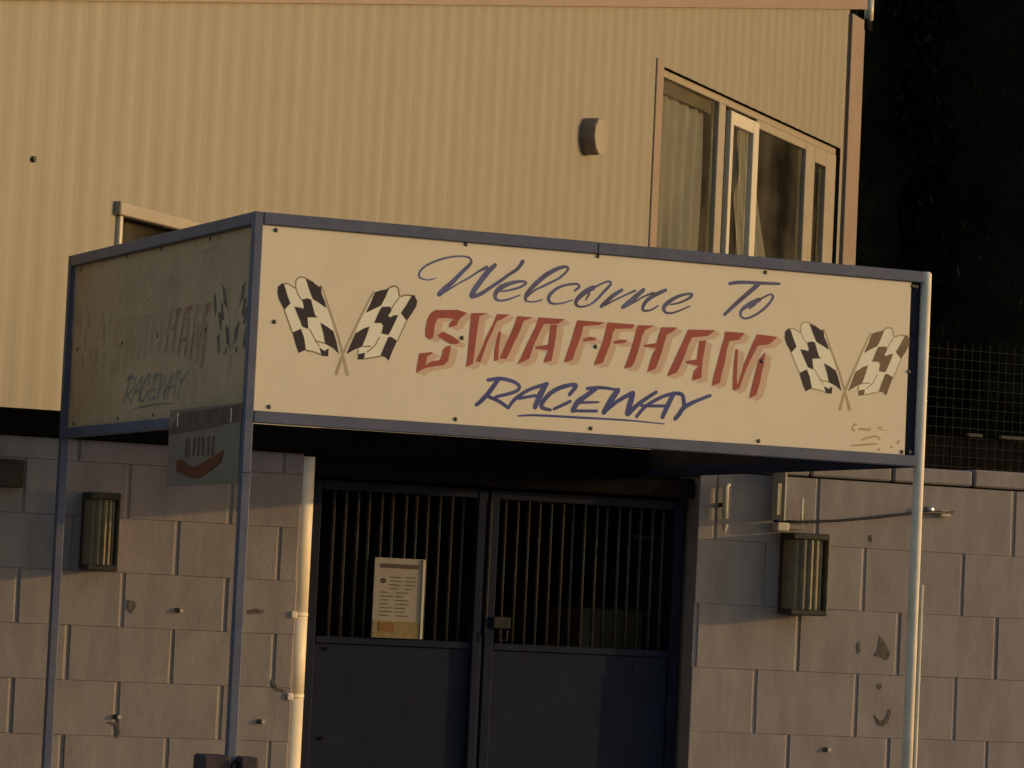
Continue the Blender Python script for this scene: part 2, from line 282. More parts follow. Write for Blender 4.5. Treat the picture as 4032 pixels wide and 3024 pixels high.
# ------------------------------------------------------------------ sign frame
XL, W, D, ZT, ZB = -.0086, 2.7529, 2.2998, 2.9943, 2.2475
ART = {"black_l":[[[119,500],[104,487],[103,466],[109,443],[132,406],[154,431],[142,456],[128,494]],[[207,523],[236,512],[259,498],[266,504],[270,474],[284,446],[291,424],[268,437],[237,453],[224,481]],[[197,448],[216,454],[231,450],[240,422],[249,396],[260,389],[221,386],[226,344],[203,352],[187,384],[169,421],[194,418],[203,414],[205,424]],[[167,328],[198,344],[211,315],[221,271],[194,257],[182,284]],[[270,371],[298,358],[321,344],[334,310],[347,264],[324,283],[292,297],[283,336]],[[272,282],[291,271],[307,282],[306,253],[281,253]]],"black_r":[[[472,496],[495,504],[526,512],[513,479],[498,449],[468,433],[440,418],[458,456]],[[615,494],[625,497],[637,475],[634,457],[621,434],[600,402],[576,428],[594,456]],[[501,445],[535,448],[539,433],[527,414],[537,410],[549,418],[566,420],[552,387],[533,346],[505,349],[510,378],[501,387],[475,384],[486,414]],[[458,371],[450,342],[433,296],[405,284],[375,265],[390,304],[405,342],[435,362]],[[532,338],[543,340],[567,327],[552,292],[538,254],[522,266],[505,268],[517,302]],[[419,269],[446,276],[443,252],[418,249]]],"white":[[[104,487],[119,500],[142,499],[169,487],[170,511],[183,526],[202,528],[236,512],[259,498],[270,505],[291,424],[307,390],[333,313],[350,262],[324,283],[310,286],[307,253],[281,253],[250,261],[221,268],[194,257],[167,328],[131,406],[103,466]],[[468,502],[495,504],[542,525],[560,517],[570,489],[592,495],[625,497],[637,475],[600,402],[570,327],[538,254],[505,266],[448,253],[418,249],[416,285],[375,265],[405,342],[434,426]]],"line":[[[119,498,5],[142,499,5],[169,487,5],[170,511,5],[183,526,5],[202,526,5],[236,512,5]],[[131,406,5],[167,328,5]],[[221,268,6],[249,265,6],[279,257,6]],[[171,487,4],[183,462,4],[198,445,4]],[[231,345,4],[252,312,4],[270,287,4]],[[253,305,5],[289,299,5]],[[520,511,6],[542,522,6],[560,517,6],[568,489,6],[592,494,6],[618,494,6]],[[600,402,4],[568,327,4]],[[447,254,5],[505,267,5]],[[417,269,5],[419,285,5]],[[438,298,5],[466,300,5]],[[567,483,4],[549,458,4],[536,433,4]],[[498,335,4],[480,302,4],[453,279,4]]],"pole":[[[269,501,6],[299,426,8],[331,350,9],[351,293,9],[365,249,11],[382,193,14]],[[467,497,6],[434,428,8],[399,352,9],[371,289,9],[354,243,11],[340,193,14]]],"script":[[[703,563,4],[675,555,5],[650,558,7],[639,566,9],[642,583,8],[658,601,8],[689,620,8],[734,638,8],[779,649,7],[819,651,7],[837,643,9],[837,627,12],[805,593,15],[767,552,18],[739,526,20],[720,506,19]],[[729,507,6],[751,522,6],[790,549,6],[835,576,7],[868,600,8],[902,619,15]],[[935,631,15],[903,598,21],[876,561,21],[857,533,21],[847,511,20]],[[847,507,15],[878,518,15],[915,543,13],[951,569,13],[990,599,12],[1024,624,13],[1043,652,16]],[[962,535,6],[999,544,8],[1039,558,9],[1060,574,9],[1044,579,9],[1006,571,14],[964,552,20],[942,529,18],[941,510,14],[957,502,9],[989,508,7],[1038,528,5]],[[1061,511,12],[1064,535,14],[1097,573,18],[1136,608,18],[1182,636,15],[1217,646,10],[1223,634,9],[1190,602,9],[1138,573,9],[1092,548,8],[1069,525,6]],[[1062,507,6],[1097,508,6],[1126,518,6]],[[1255,561,9],[1272,576,10],[1263,586,9],[1222,580,9],[1184,564,11],[1156,537,14],[1153,518,14],[1169,507,9],[1205,511,7],[1248,526,5]],[[1331,579,18],[1297,559,20],[1269,533,17],[1262,513,13],[1279,504,8],[1311,511,7],[1343,533,10],[1374,568,11],[1398,594,11],[1393,606,8],[1366,597,7],[1332,578,9]],[[1315,555,10],[1301,530,6]],[[1446,579,13],[1410,554,16],[1382,528,16],[1363,510,13]],[[1373,513,6],[1417,538,7],[1461,561,7],[1499,580,9]],[[1534,586,15],[1506,561,19],[1477,535,20],[1451,514,15]],[[1463,517,6],[1501,539,7],[1536,561,7],[1574,578,9]],[[1625,592,13],[1580,570,16],[1548,546,15],[1534,523,13],[1538,509,9],[1568,514,7],[1597,532,6]],[[1645,539,6],[1687,551,8],[1723,570,10],[1733,584,11],[1704,582,10],[1662,565,14],[1627,538,17],[1619,521,14],[1632,508,10],[1665,512,7],[1727,540,5]],[[1886,636,13],[1924,644,14],[1972,647,13],[2030,649,13],[2096,652,10]],[[2007,644,19],[1974,614,17],[1919,565,16],[1871,519,13]],[[2014,586,17],[1976,567,19],[1944,544,13],[1937,526,11],[1946,513,9],[1969,513,8],[2007,532,9],[2038,556,10],[2064,586,10],[2070,604,10],[2057,609,7],[2033,597,7],[2010,584,9]],[[1999,572,13],[1973,548,6]]],"red":[[[709,449],[795,456],[833,448],[808,427],[798,413],[795,400],[764,389],[766,405],[782,421],[762,424],[719,419],[710,396],[707,369],[706,348],[689,341],[674,351],[673,377],[679,415],[692,437]],[[742,374],[777,361],[809,342],[798,331],[770,331],[737,347],[721,357]],[[776,326],[774,300],[767,267],[753,253],[714,245],[680,237],[663,228],[647,216],[646,232],[654,288],[703,297],[708,292],[686,280],[681,248],[704,263],[735,270],[743,292],[745,308],[756,320]],[[849,449],[916,453],[882,439],[879,411],[874,365],[869,306],[865,266],[838,251],[841,283],[845,369]],[[950,452],[999,455],[970,434],[952,427],[937,389],[916,342],[904,303],[894,273],[875,275],[894,316],[909,360],[936,415]],[[962,390],[970,388],[964,334],[964,286],[947,280],[946,317],[953,358]],[[1031,451],[1094,451],[1057,435],[1044,396],[1026,360],[1005,310],[994,291],[968,292],[981,322],[999,366],[1015,402]],[[1115,453],[1222,454],[1192,434],[1139,430],[1123,399],[1102,350],[1087,300],[1039,275],[1052,300],[1073,350],[1105,417]],[[1163,429],[1192,431],[1188,388],[1182,339],[1175,298],[1143,288],[1148,307],[1159,335],[1109,337],[1108,345],[1158,356],[1162,397]],[[1271,454],[1382,454],[1359,442],[1297,434],[1287,390],[1269,340],[1259,307],[1224,294],[1234,327],[1250,377],[1262,424]],[[1297,386],[1323,397],[1349,395],[1347,385],[1297,377]],[[1393,455],[1505,455],[1494,439],[1425,433],[1417,419],[1407,372],[1394,338],[1381,305],[1344,292],[1356,325],[1377,383],[1387,427]],[[1421,386],[1448,396],[1478,395],[1466,383],[1422,378]],[[1517,454],[1586,457],[1548,439],[1537,419],[1524,364],[1509,314],[1498,297],[1468,289],[1476,312],[1489,350],[1502,395],[1509,428]],[[1612,453],[1679,457],[1659,439],[1636,426],[1628,396],[1615,348],[1597,298],[1563,282],[1571,318],[1582,352],[1596,374],[1545,376],[1544,382],[1595,393],[1603,424]],[[1723,453],[1836,458],[1805,434],[1741,424],[1729,399],[1715,358],[1699,318],[1684,289],[1644,272],[1650,289],[1674,341],[1700,400]],[[1771,414],[1799,418],[1794,378],[1788,339],[1786,276],[1748,264],[1753,298],[1773,321],[1719,327],[1719,335],[1764,344],[1767,378]],[[1876,456],[1959,457],[1936,429],[1896,421],[1887,389],[1881,341],[1870,297],[1864,263],[1830,249],[1836,285],[1849,338],[1863,397],[1872,427]],[[1922,392],[1934,395],[1933,330],[1934,272],[1941,249],[1929,238],[1917,242],[1917,290],[1918,341]],[[2010,456],[2097,452],[2063,421],[2015,413],[1995,373],[1978,338],[1959,288],[1944,244],[1936,258],[1953,312],[1962,346],[1981,391],[1998,431]],[[2048,393],[2045,347],[2038,320],[2032,279],[2018,230],[1989,213],[1991,230],[2002,282],[2011,321],[2020,360]]],"brush":[[[926,210,13],[975,219,15],[1026,212,14],[1052,196,14],[1041,178,13],[1001,163,13],[961,152,12]],[[967,215,17],[937,171,18],[907,136,17],[885,117,14]],[[934,150,14],[975,136,14],[1012,115,14]],[[1012,115,12],[1038,149,14],[1091,186,13],[1163,213,15]],[[1158,211,18],[1137,172,25],[1117,123,18]],[[1052,152,12],[1119,167,12]],[[1252,178,14],[1276,209,17],[1269,217,14],[1223,205,17],[1183,184,17],[1152,152,18],[1144,126,16],[1181,118,11]],[[1193,122,11],[1235,143,13],[1258,155,13]],[[1322,206,13],[1375,213,13],[1441,210,10]],[[1361,210,16],[1321,180,19],[1286,152,22],[1269,121,20]],[[1295,153,12],[1371,159,8]],[[1273,121,12],[1366,126,12]],[[1448,209,20],[1424,174,24],[1394,122,20]],[[1398,126,14],[1447,167,15],[1506,202,17]],[[1509,202,20],[1499,162,24],[1490,124,23]],[[1492,121,17],[1536,165,16],[1604,212,13]],[[1527,115,13],[1565,158,14],[1629,196,13],[1675,211,14]],[[1675,210,17],[1654,168,20],[1633,120,17]],[[1546,157,12],[1649,163,12]],[[1670,212,13],[1708,210,16],[1718,185,17],[1720,168,17]],[[1827,214,12],[1766,188,14],[1720,162,18],[1702,137,18],[1685,117,16]],[[1052,88,6],[1123,95,9],[1307,98,9],[1493,100,7],[1643,96,4]]],"mark":[[[2446,147,7],[2433,138,7],[2431,124,7],[2440,121,7]],[[2456,127,8],[2478,129,8],[2503,127,8]],[[2506,138,5],[2503,125,5]],[[2538,137,6],[2557,140,6]],[[2544,131,3],[2578,131,3]],[[2472,87,8],[2495,97,8],[2536,105,8],[2551,92,8]],[[2426,63,6],[2465,68,8],[2512,74,8],[2540,77,5]],[[2543,55,9],[2549,56,9]],[[2598,68,9],[2604,69,9]],[[2626,85,10],[2632,93,10]]],"screw":[[86,686],[816,696],[1343,695],[2035,690],[2666,688],[97,361],[818,356],[1350,362],[2036,356],[2663,360],[93,59],[808,61],[1345,61],[2036,57],[2648,53]],"aff":[[1.005,0.0292],[-0.0288,0.9637],[2036.5179,1.6586]]}
sg = thing('welcome_sign', 'cream WELCOME TO SWAFFHAM RACEWAY sign on a blue tube frame before the gates', 'sign', (XL, -D, 0))
T_ = .034
def part(name, a, b, m='blue', p=sg, c=.003): return MB().cbox(a, b, c).build(name, m, p)
part('post', (0, 0, 0), (T_, T_, 2.06)); part('post', (0, .001, 2.068), (T_, T_ + .001, ZT))
part('post_sleeve', (-.003, -.003, 2.056), (T_ + .003, T_ + .003, 2.066))
part('post', (.0, D - .055, 0), (T_, D - .022, ZT))
part('beam', (T_ + .001, 0, ZT - .044), (1.335, T_, ZT - .0005)); part('beam', (1.338, .001, ZT - .044), (W - .046, T_, ZT - .001))
part('beam', (T_ + .001, 0, ZB), (W - .046, T_, ZB + .042))
for z0, z1 in ((ZT - .044, ZT), (ZB, ZB + .042)):
    part('beam', (.001, T_ + .001, z0), (T_ - .001, D - .056, z1))
    part('beam', (W - .036, T_ + .012, z0), (W - .004, D + .12, z1), 'navy')
part('upright', (W - .093, .024, ZB + .043), (W - .047, .05, ZT - .045), 'navy')
MB().tube([(W - .024, .022, 0), (W - .024, .022, ZT - .008), (W - .024, .022, ZT)], [.0205, .0205, .014], 16).build('post', 'pale', sg, True)
MB().tube([(W + .006, .018, .0), (W + .006, .018, 1.80)], .009, 10).build('conduit', 'cream', sg, True)
part('flange', (W - .06, .02, ZB + .004), (W - .045, .03, ZB + .038))
for z in (ZB + .055, ZT - .06): MB().tube([(W - .07, .010, z), (W - .07, .024, z)], .007, 8).build('bolt_head', 'brass', sg)

def ribbon(mb, pts, y, dy=-.00025):
    P = [Vector((p[0] / 1000, p[1] / 1000)) for p in pts]; Wd = [p[2] / 1000 for p in pts]
    S = []
    n = len(P)
    for i in range(n - 1):
        p0, p1, p2, p3 = P[max(i - 1, 0)], P[i], P[i + 1], P[min(i + 2, n - 1)]
        st = 5 if n > 2 else 1
        for k in range(st + (i == n - 2)):
            t = k / st
            S.append((.5 * ((2 * p1) + (p2 - p0) * t + (2 * p0 - 5 * p1 + 4 * p2 - p3) * t * t + (3 * p1 - p0 - 3 * p2 + p3) * t ** 3), Wd[i] + (Wd[i + 1] - Wd[i]) * t))
    d0 = (S[0][0] - S[1][0]).normalized(); d1 = (S[-1][0] - S[-2][0]).normalized()
    S = [(S[0][0] + d0 * S[0][1] * .4, S[0][1] * .45)] + S + [(S[-1][0] + d1 * S[-1][1] * .4, S[-1][1] * .45)]
    L = []; k0 = len(mb.v); N = len(S)
    for i, (p, wd) in enumerate(S):
        d = S[min(i + 1, N - 1)][0] - S[max(i - 1, 0)][0]; d = d.normalized() if d.length > 1e-6 else Vector((1, 0)); nn = Vector((-d.y, d.x)) * wd / 2
        yy = y + dy * i / N
        mb.v += [(p.x + nn.x, yy, p.y + nn.y), (p.x - nn.x, yy, p.y - nn.y)]
    for i in range(N - 1): a = k0 + 2 * i; mb.f.append((a, a + 1, a + 3, a + 2))
def polys(lst, y, off=(0, 0), aff=None, step=-.00002):
    mb = MB()
    for i, p in enumerate(lst):
        q = [((x * aff[0][0] + z * aff[1][0] + aff[2][0], x * aff[0][1] + z * aff[1][1] + aff[2][1]) if aff else (x, z)) for x, z in [u[:2] for u in p]]
        q = [((x + off[0]) / 1000, (z + off[1]) / 1000) for x, z in q]
        A = sum(q[j][0] * q[(j + 1) % len(q)][1] - q[(j + 1) % len(q)][0] * q[j][1] for j in range(len(q)))
        if A < 0: q = q[::-1]
        k = len(mb.v); yy = y + step * i; mb.v += [(x, yy, z) for x, z in q]; mb.f.append(tuple(range(k, k + len(q))))
    return mb
def strokes(lst, y, aff=None):
    mb = MB()
    for i, p in enumerate(lst):
        if aff: p = [(x * aff[0][0] + z * aff[1][0] + aff[2][0], x * aff[0][1] + z * aff[1][1] + aff[2][1], wd * .97) for x, z, wd in p]
        ribbon(mb, p, y - .00004 * i)
    return mb
AF = ART['aff']
ARTM = []       # (name, mesh, front material, side material)
def art(name, mb, m, ms):
    mb.v = [(x, y * .22, z) for x, y, z in mb.v]
    me = mb.mesh(name); bm = bmesh.new(); bm.from_mesh(me); bmesh.ops.triangulate(bm, faces=[f for f in bm.faces if len(f.verts) > 4]); bm.to_mesh(me); bm.free()
    me.materials.append(M[m]); ARTM.append((name, me, m, ms))
def sub(lst, a, n): return lst[a:a + n]
k0 = 0
for n_ in (3, 4, 2, 2, 2, 2, 2, 4):                                # S W A F F H A M
    L = sub(ART['red'], k0, n_); sh = MB()
    for k, o in enumerate(((26, -10), (17, -6), (9, -3))):
        q = polys(L, -.0006 - .0003 * k - .00001 * k0, o); sh.add(q.v, q.f)
    art('letter_shade', sh, 'rshade', 'f_shade'); art('block_letter', polys(L, -.0022 - .00001 * k0), 'red', 'f_red'); k0 += n_
k0 = 0
for n_ in (4, 1, 2, 1, 2, 5, 1, 2, 2): art('script_letter', strokes(sub(ART['script'], k0, n_), -.0006 - .00004 * k0), 'navyink', 'f_script'); k0 += n_
k0 = 0
for n_ in (3, 3, 2, 4, 4, 3, 2, 1): art('brush_letter' if n_ > 1 else 'underline', strokes(sub(ART['brush'], k0, n_), -.0006 - .00004 * k0), 'bluebrush', 'f_blue'); k0 += n_
for k, p in enumerate(ART['mark']): art('signwriter_mark', strokes([p], -.0006 - .00004 * k), 'mark', 'f_shade')
for k, aff in enumerate((None, AF)):
    for i, p in enumerate(ART['white']): art('flag_field', polys([p], -.0006 - .0001 * i, aff=aff), 'flagwhite', 'f_pale')
    for i, p in enumerate(ART['pole']): art('flag_pole', strokes([p], -.0009 - .0001 * i, aff), 'flagpole' if k == 0 else 'mark', 'f_shade')
    for i, p in enumerate(ART['line']): art('flag_outline', strokes([p], -.0013 - .00004 * i, aff), 'flagline' if k == 0 else 'mark', 'f_shade')
    for i, p in enumerate(ART['black_l']): art('flag_check', polys([p], -.0022, aff=aff), 'blackflag', 'f_black')
    for i, p in enumerate(ART['black_r']): art('flag_check', polys([p], -.0022, aff=aff), 'blackflag' if k == 0 else 'brownflag', 'f_black')
sme = MB().tube([(0, -.003, 0), (0, 0, 0)], [.006, .0085], 10).mesh('screw'); sme.materials.append(M['brass'])
def panel(x0, m, loc, rot, sx, side):
    p = MB().cbox((.036 if not side else .0, 0, .0425), (W - .0935, .004, ZT - ZB - .0445), .001).build('sign_panel', m, sg, loc=loc, rot=rot)
    p.scale = (sx, 1, 1)
    for nme, me, mf, ms in ARTM:
        if side:
            ctr = sum(v.co.x for v in me.vertices) / len(me.vertices)
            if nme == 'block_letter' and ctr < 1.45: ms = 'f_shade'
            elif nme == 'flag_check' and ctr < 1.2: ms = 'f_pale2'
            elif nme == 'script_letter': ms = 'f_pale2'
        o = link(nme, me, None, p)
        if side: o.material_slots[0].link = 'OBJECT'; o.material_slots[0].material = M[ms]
    for x, z in ART['screw']: link('screw', sme, None, p, True, loc=(x / 1000, -.0001, max(.052, z / 1000)))
    return p
panel(0, 'board', (0, .012, ZB), (0, 0, 0), 1, False)
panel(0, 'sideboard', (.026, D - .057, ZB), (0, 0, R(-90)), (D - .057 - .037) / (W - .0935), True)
rp = MB().box((W - .018, T_ + .02, ZB + .0425), (W - .014, D + .11, ZT - .0445)).build('sign_panel', 'inside', sg)

# small advert hanging below the side sign
hs = thing('hanging_advert', 'small dull advert board with an orange chevron, hung under the side of the sign', 'sign', (XL - .005, -1.47, 0))
rot = (0, 0, R(-90))
MB().cbox((0, 0, 2.03), (.80, .004, 2.315), .001).build('board', 'hang', hs, rot=rot)
MB().add([(.0, -.001, 2.245), (.13, -.001, 2.30), (.79, -.001, 2.31), (.79, -.001, 2.25), (.45, -.001, 2.235), (.13, -.001, 2.225), (.0, -.001, 2.22)], [(0, 6, 5, 4, 3, 2, 1)]).build('heading_band', 'hangred', hs, rot=rot)
MB().prism([(.12, 2.125), (.17, 2.127), (.26, 2.103), (.34, 2.097), (.48, 2.122), (.64, 2.152), (.62, 2.112), (.48, 2.075), (.36, 2.055), (.26, 2.062), (.12, 2.087)], -.004, 0).build('chevron', 'hangorange', hs, rot=rot)
for x, a, wd in ((.20, .01, .02), (.24, -.01, .018), (.29, .012, .018), (.345, .0, .02), (.40, -.01, .02), (.455, .0, .02), (.505, .005, .02)):
    MB().prism([(x, 2.135), (x + wd, 2.137), (x + wd + a, 2.205), (x + a, 2.203)], -.003, 0).build('faded_letter', 'hangred', hs, rot=rot)
for x in (.1, .7): MB().tube([(.0, 0, 0), (0, 0, .05)], .003).build('hanger', 'steel', hs, loc=(.001, -x, 2.25))

# dark timber clamp round the foot of the left post
bs = thing('post_clamp', 'dark timber clamp with a ring round the front-left sign post', 'clamp', (XL + T_ / 2, -D + T_ / 2, 0))
MB().cbox((-.118, -.06, .62), (-.019, .06, 1.078), .008).build('timber_half', 'base', bs)
MB().cbox((.020, -.055, .62), (.088, .055, 1.074), .008).build('timber_half', 'base', bs)
MB().tube([(.018 * math.cos(a), -.066, 1.035 + .024 * math.sin(a)) for a in [2 * math.pi * k / 14 for k in range(15)]], .006).build('ring', 'dark', bs)

# ------------------------------------------------------------------ lamps and fittings on the walls
def lamp(x, z0, z1, wd, dep, label):
    t = thing('bulkhead_lamp', label, 'lamp', (x, 0, z0), group='unlit ribbed lamps on the block walls')
    H = z1 - z0
    MB().cbox((0, -.03, 0), (wd, -.0, H), .004).build('backplate', 'lampcase', t)
    MB().cbox((-.004, -dep, -.004), (wd + .004, -.031, .022), .005).build('end_cap', 'lampcase', t)
    MB().cbox((-.004, -dep, H - .03), (wd + .004, -.031, H), .005).build('end_cap', 'lampcase', t)
    q = MB(); nr = 5; pr = []
    for k in range(nr * 6 + 1):
        u = k / (nr * 6); pr.append((.004 + u * (wd - .008), -(dep - .062) - .052 * math.sin(math.pi * u) ** .6 - .013 * abs(math.sin(math.pi * nr * u))))
    n = len(pr); zz = [(.022, 0), (H - .03, 0)]
    q.v = [(px, py, .0225) for px, py in pr] + [(px, py, H - .0305) for px, py in pr] + [(.004, -.031, .0225), (wd - .004, -.031, .0225), (.004, -.031, H - .0305), (wd - .004, -.031, H - .0305)]
    q.f = [(i, i + 1, n + i + 1, n + i) for i in range(n - 1)] + [(2 * n, 0, n, 2 * n + 2), (n - 1, 2 * n + 1, 2 * n + 3, 2 * n - 1)]
    q.build('ribbed_lens', 'lampbody', t)
    MB().cbox((wd - .002, -dep + .004, .02), (wd + .006, -.03, H - .028), .002).build('side_strip', 'lampbody', t)
    return t
lamp(.094, 1.716, 2.034, .125, .135, 'ribbed lamp on the left wall beside the sign post, half in shadow')
lamp(3.335, 1.673, 2.034, .175, .14, 'larger ribbed lamp on the right wall beside the right sign post')
jb = tag(MB().cbox((-.30, -.06, 2.035), (-.172, -.001, 2.15), .006).build('junction_box', 'lampcase'), 'dark box at the left edge of the picture high on the left wall', 'box')
cn = thing('conduit_run', 'pale conduit and small box above the right wall lamp', 'conduit', (3.30, -.03, 2.0))
MB().tube([(.012, 0, .10), (.012, 0, .24), (.008, .01, .30), (-.012, .028, .345)], [.013, .013, .012, .009], 10).build('pipe', 'cream', cn, True)
MB().cbox((-.012, -.03, .038), (.05, .029, .078), .006).build('box', 'cream', cn)
MB().tube([(.125, .005, .05), (.125, .005, .19)], .007, 8).build('pipe', 'cream', cn, True)
MB().cbox((.05, -.004, .05), (.135, .02, .072), .003).build('box', 'block', cn)
bk = thing('slotted_bracket', 'thin pale bracket standing out from the right wall above the lamp', 'bracket', (3.285, 0, 2.0))
kb = MB()  # plate shaped to shade the wall, slot added to leave a lit patch
for y0, y1, z0, z1 in ((-.125, -.09, .085, .345), (-.058, -.0, .085, .345), (-.09, -.058, .085, .11), (-.09, -.058, .25, .345)): kb.box((0, y0, z0), (.008, y1, z1))
kb.build('plate', 'cream', bk)
MB().cbox((-.004, -.012, .16), (.03, -.001, .2), .003).build('foot', 'cream', bk)
st_ = thing('pipe_stub', 'short pale pipe stub on the wall just right of the gateway', 'pipe', (3.03, -.05, 2.07))
MB().tube([(0, 0, .01), (0, 0, .15), (.012, 0, .165)], .0135, 12).build('pipe', 'cream', st_, True)
MB().tube([(0, 0, -.055), (.004, 0, -.015)], [.004, .016], 8).build('nozzle', 'cream', st_)
MB().cbox((-.006, .01, .06), (.006, .052, .08), .002).build('clip', 'cable', st_)
ca = tag(MB().tube([(3.27, -.055, 2.082), (3.4, -.05, 2.085), (3.6, -.045, 2.10), (3.8, -.04, 2.125), (3.98, -.03, 2.155), (4.2, -.03, 2.17)], .006, 6).build('cable', 'cable', smooth=True), 'black cable strung along the right wall from the lamp past the sign post', 'cable')
cl = thing('wall_clip', 'small pale clip with a bright bolt on the right wall beside the sign post', 'clip', (4.085, 0, 2.155))
MB().cbox((.05, -.03, -.008), (.10, -.001, .022), .004).build('plate', 'cream', cl)
MB().tube([(.0, -.03, .022), (.0, -.001, .022)], .014, 10).build('bolt', 'steel', cl, True)
for i, (x, z) in enumerate(((.545, 1.565), (.30, 1.115), (.93, 1.115), (3.62, 1.075))):
    s_ = thing('wall_plug', ['pale plug knocked into the left wall between the sign posts', 'cracked plug low on the left wall beside the back sign post', 'pale plug low beside the drainpipe', 'pale ringed plug low on the right wall'][i], 'plug', (x, 0, z))
    MB().tube([(0, -.016, 0), (0, .012, 0)], [.008, .011], 9).build('stub', 'cream', s_)
    MB().tube([(-.014, -.006, .001), (-.014, .012, .001)], .011, 9).build('washer', 'lampcase', s_)

# ------------------------------------------------------------------ clad building behind, set at 45 degrees
ub = thing('clad_building', 'beige profiled-steel building with a sloping roof behind the block walls', 'building', (-.015, 1.0, 0), R(45))
roof = lambda s: 4.185 + .1655 * s
SA, SB = -1.35, 12.55
WIN = [(8.454, 12.46, 3.85, 5.2), (1.09, 1.80, 2.45, 3.366)]
P_ = .18; prof = [(0, 0), (.05, 0), (.095, .0032), (.14, .0032), (.18, 0)]
xs = []
s = SA
while s < SB:
    for a, d in prof[:-1]: xs.append((s + a, d))
    s += P_
brk = sorted(set([round(x[0], 4) for x in xs if x[0] < SB] + [SB] + [v for w_ in WIN for v in w_[:2]]))
def dep(s):
    u = (s - SA) % P_
    for (a, d), (b, e) in zip(prof, prof[1:]):
        if a <= u <= b + 1e-6: return d + (e - d) * (u - a) / (b - a)
    return 0
edges = [SA + 1.08 * k for k in range(14)]
sheets = {}
for a, b in zip(brk, brk[1:]):
    if b - a < .002: continue
    mid = (a + b) / 2; k = int((mid - SA) / 1.08); q = sheets.setdefault(k, MB())
    sp = [(2.0 if mid > -.9 else 0.0, None)]
    hole = next((w_ for w_ in WIN if w_[0] < mid < w_[1]), None)
    o = -.0004 * (k % 2)
    ya, yb = dep(a) + o, dep(b) + o
    if hole: spans = [(0, 0, hole[2], hole[2]), (hole[3], hole[3], roof(a), roof(b))]
    else: spans = [(0, 0, roof(a), roof(b))]
    for za, zb_, ta, tb in spans: q.add([(a, ya, za), (b, yb, zb_), (b, yb, tb), (a, ya, ta)], [(0, 1, 2, 3)])
for k in sorted(sheets): sheets[k].build('cladding_sheet', 'clad', ub)
# body: roof, back and end walls, room
bd = MB(); DP = 5.0
bd.add([(SA, .02, roof(SA)), (12.86, .02, roof(12.86)), (12.86, DP, roof(12.86)), (SA, DP, roof(SA))], [(0, 1, 2, 3)])
bd.build('roof', 'dark', ub)
MB().add([(12.86, .03, 0), (12.86, DP, 0), (12.86, DP, roof(12.86)), (12.86, .03, roof(12.86))], [(0, 1, 2, 3)]).build('end_wall', 'clad', ub)
MB().add([(12.86, DP, 0), (SA, DP, 0), (SA, DP, roof(SA)), (12.86, DP, roof(12.86))], [(0, 1, 2, 3)]).build('back_wall', 'clad', ub)
MB().add([(SA, DP, 0), (SA, .03, 0), (SA, .03, roof(SA)), (SA, DP, roof(SA))], [(0, 1, 2, 3)]).build('end_wall', 'clad', ub)
for (a, b, z0, z1, d1) in ((8.3, 12.6, 3.7, 5.4, 3.2), (.9, 2.0, 2.2, 3.6, 2.2)):
    rm = MB(); rm.add([(a, .03, z0), (b, .03, z0), (b, d1, z0), (a, d1, z0), (a, .03, z1), (b, .03, z1), (b, d1, z1), (a, d1, z1)], [(0, 1, 2, 3), (7, 6, 5, 4), (1, 5, 6, 2), (3, 2, 6, 7), (0, 3, 7, 4)]); rm.build('room_lining', 'room', ub)
# roof edge flashing, corner flashing, gutter stub
def slope_bar(a, b, za, zb_, y0, y1): return MB().add([(a, y0, roof(a) + za), (b, y0, roof(b) + za), (b, y0, roof(b) + zb_), (a, y0, roof(a) + zb_), (a, y1, roof(a) + za), (b, y1, roof(b) + za), (b, y1, roof(b) + zb_), (a, y1, roof(a) + zb_)], [(0, 1, 2, 3), (5, 4, 7, 6), (4, 5, 1, 0), (3, 2, 6, 7), (4, 0, 3, 7), (1, 5, 6, 2)])
slope_bar(SA, 12.9, .0, .17, -.03, .02).build('roof_edge_flashing', 'trim', ub)
slope_bar(SA, 12.92, .10, .19, -.045, -.031).build('roof_edge_flashing', 'trim', ub)
cf = MB(); cf.cbox((12.555, -.022, 0), (12.885, .02, roof(12.55) - .03), .004); cf.build('corner_flashing', 'trim', ub)
MB().cbox((12.52, -.004, 0), (12.553, .025, roof(12.5) - .03), .002).build('joint_strip', 'inside', ub)
MB().tube([(12.98, -.02, 6.42), (12.98, -.02, 6.25)], .035, 10).build('gutter_stub', 'white', ub, True)
MB().cbox((12.87, -.05, 6.16), (12.99, .04, 6.24), .008).build('gutter_bracket', 'dark', ub)
# long window
wn = MB().cbox((8.32, -.008, 3.8), (8.452, .03, 5.235), .004).build('window', 'trim', ub)
def wp(name, a, b, z0, z1, y0, y1, m='frame'): return MB().cbox((a, y0, z0), (b, y1, z1), .004).build(name, m, wn)
wp('head', 8.455, 12.45, 5.15, 5.199, .035, .075, 'frame'); wp('sill', 8.455, 12.45, 3.85, 3.9, .0, .075)
wp('frame_post', 9.70, 9.84, 3.9, 5.15, .03, .07); wp('frame_post', 11.70, 11.92, 3.9, 5.15, .03, .07); wp('frame_post', 12.2, 12.45, 3.9, 5.15, .03, .07)
wp('sash', 9.90, 9.96, 3.9, 5.12, .008, .05, 'white'); wp('sash', 10.40, 10.52, 3.9, 5.12, .008, .05, 'white'); wp('sash', 9.961, 10.399, 5.03, 5.12, .009, .049, 'white')
wp('sash', 10.531, 11.699, 5.09, 5.149, .03, .06); wp('sash', 11.921, 12.199, 5.03, 5.149, .03, .06)
for a, b in ((8.456, 9.699), (9.962, 10.399), (10.532, 11.699), (11.921, 12.199)):
    MB().box((a, .055, 3.9), (b, .058, 5.149)).build('pane', 'glass', wn)
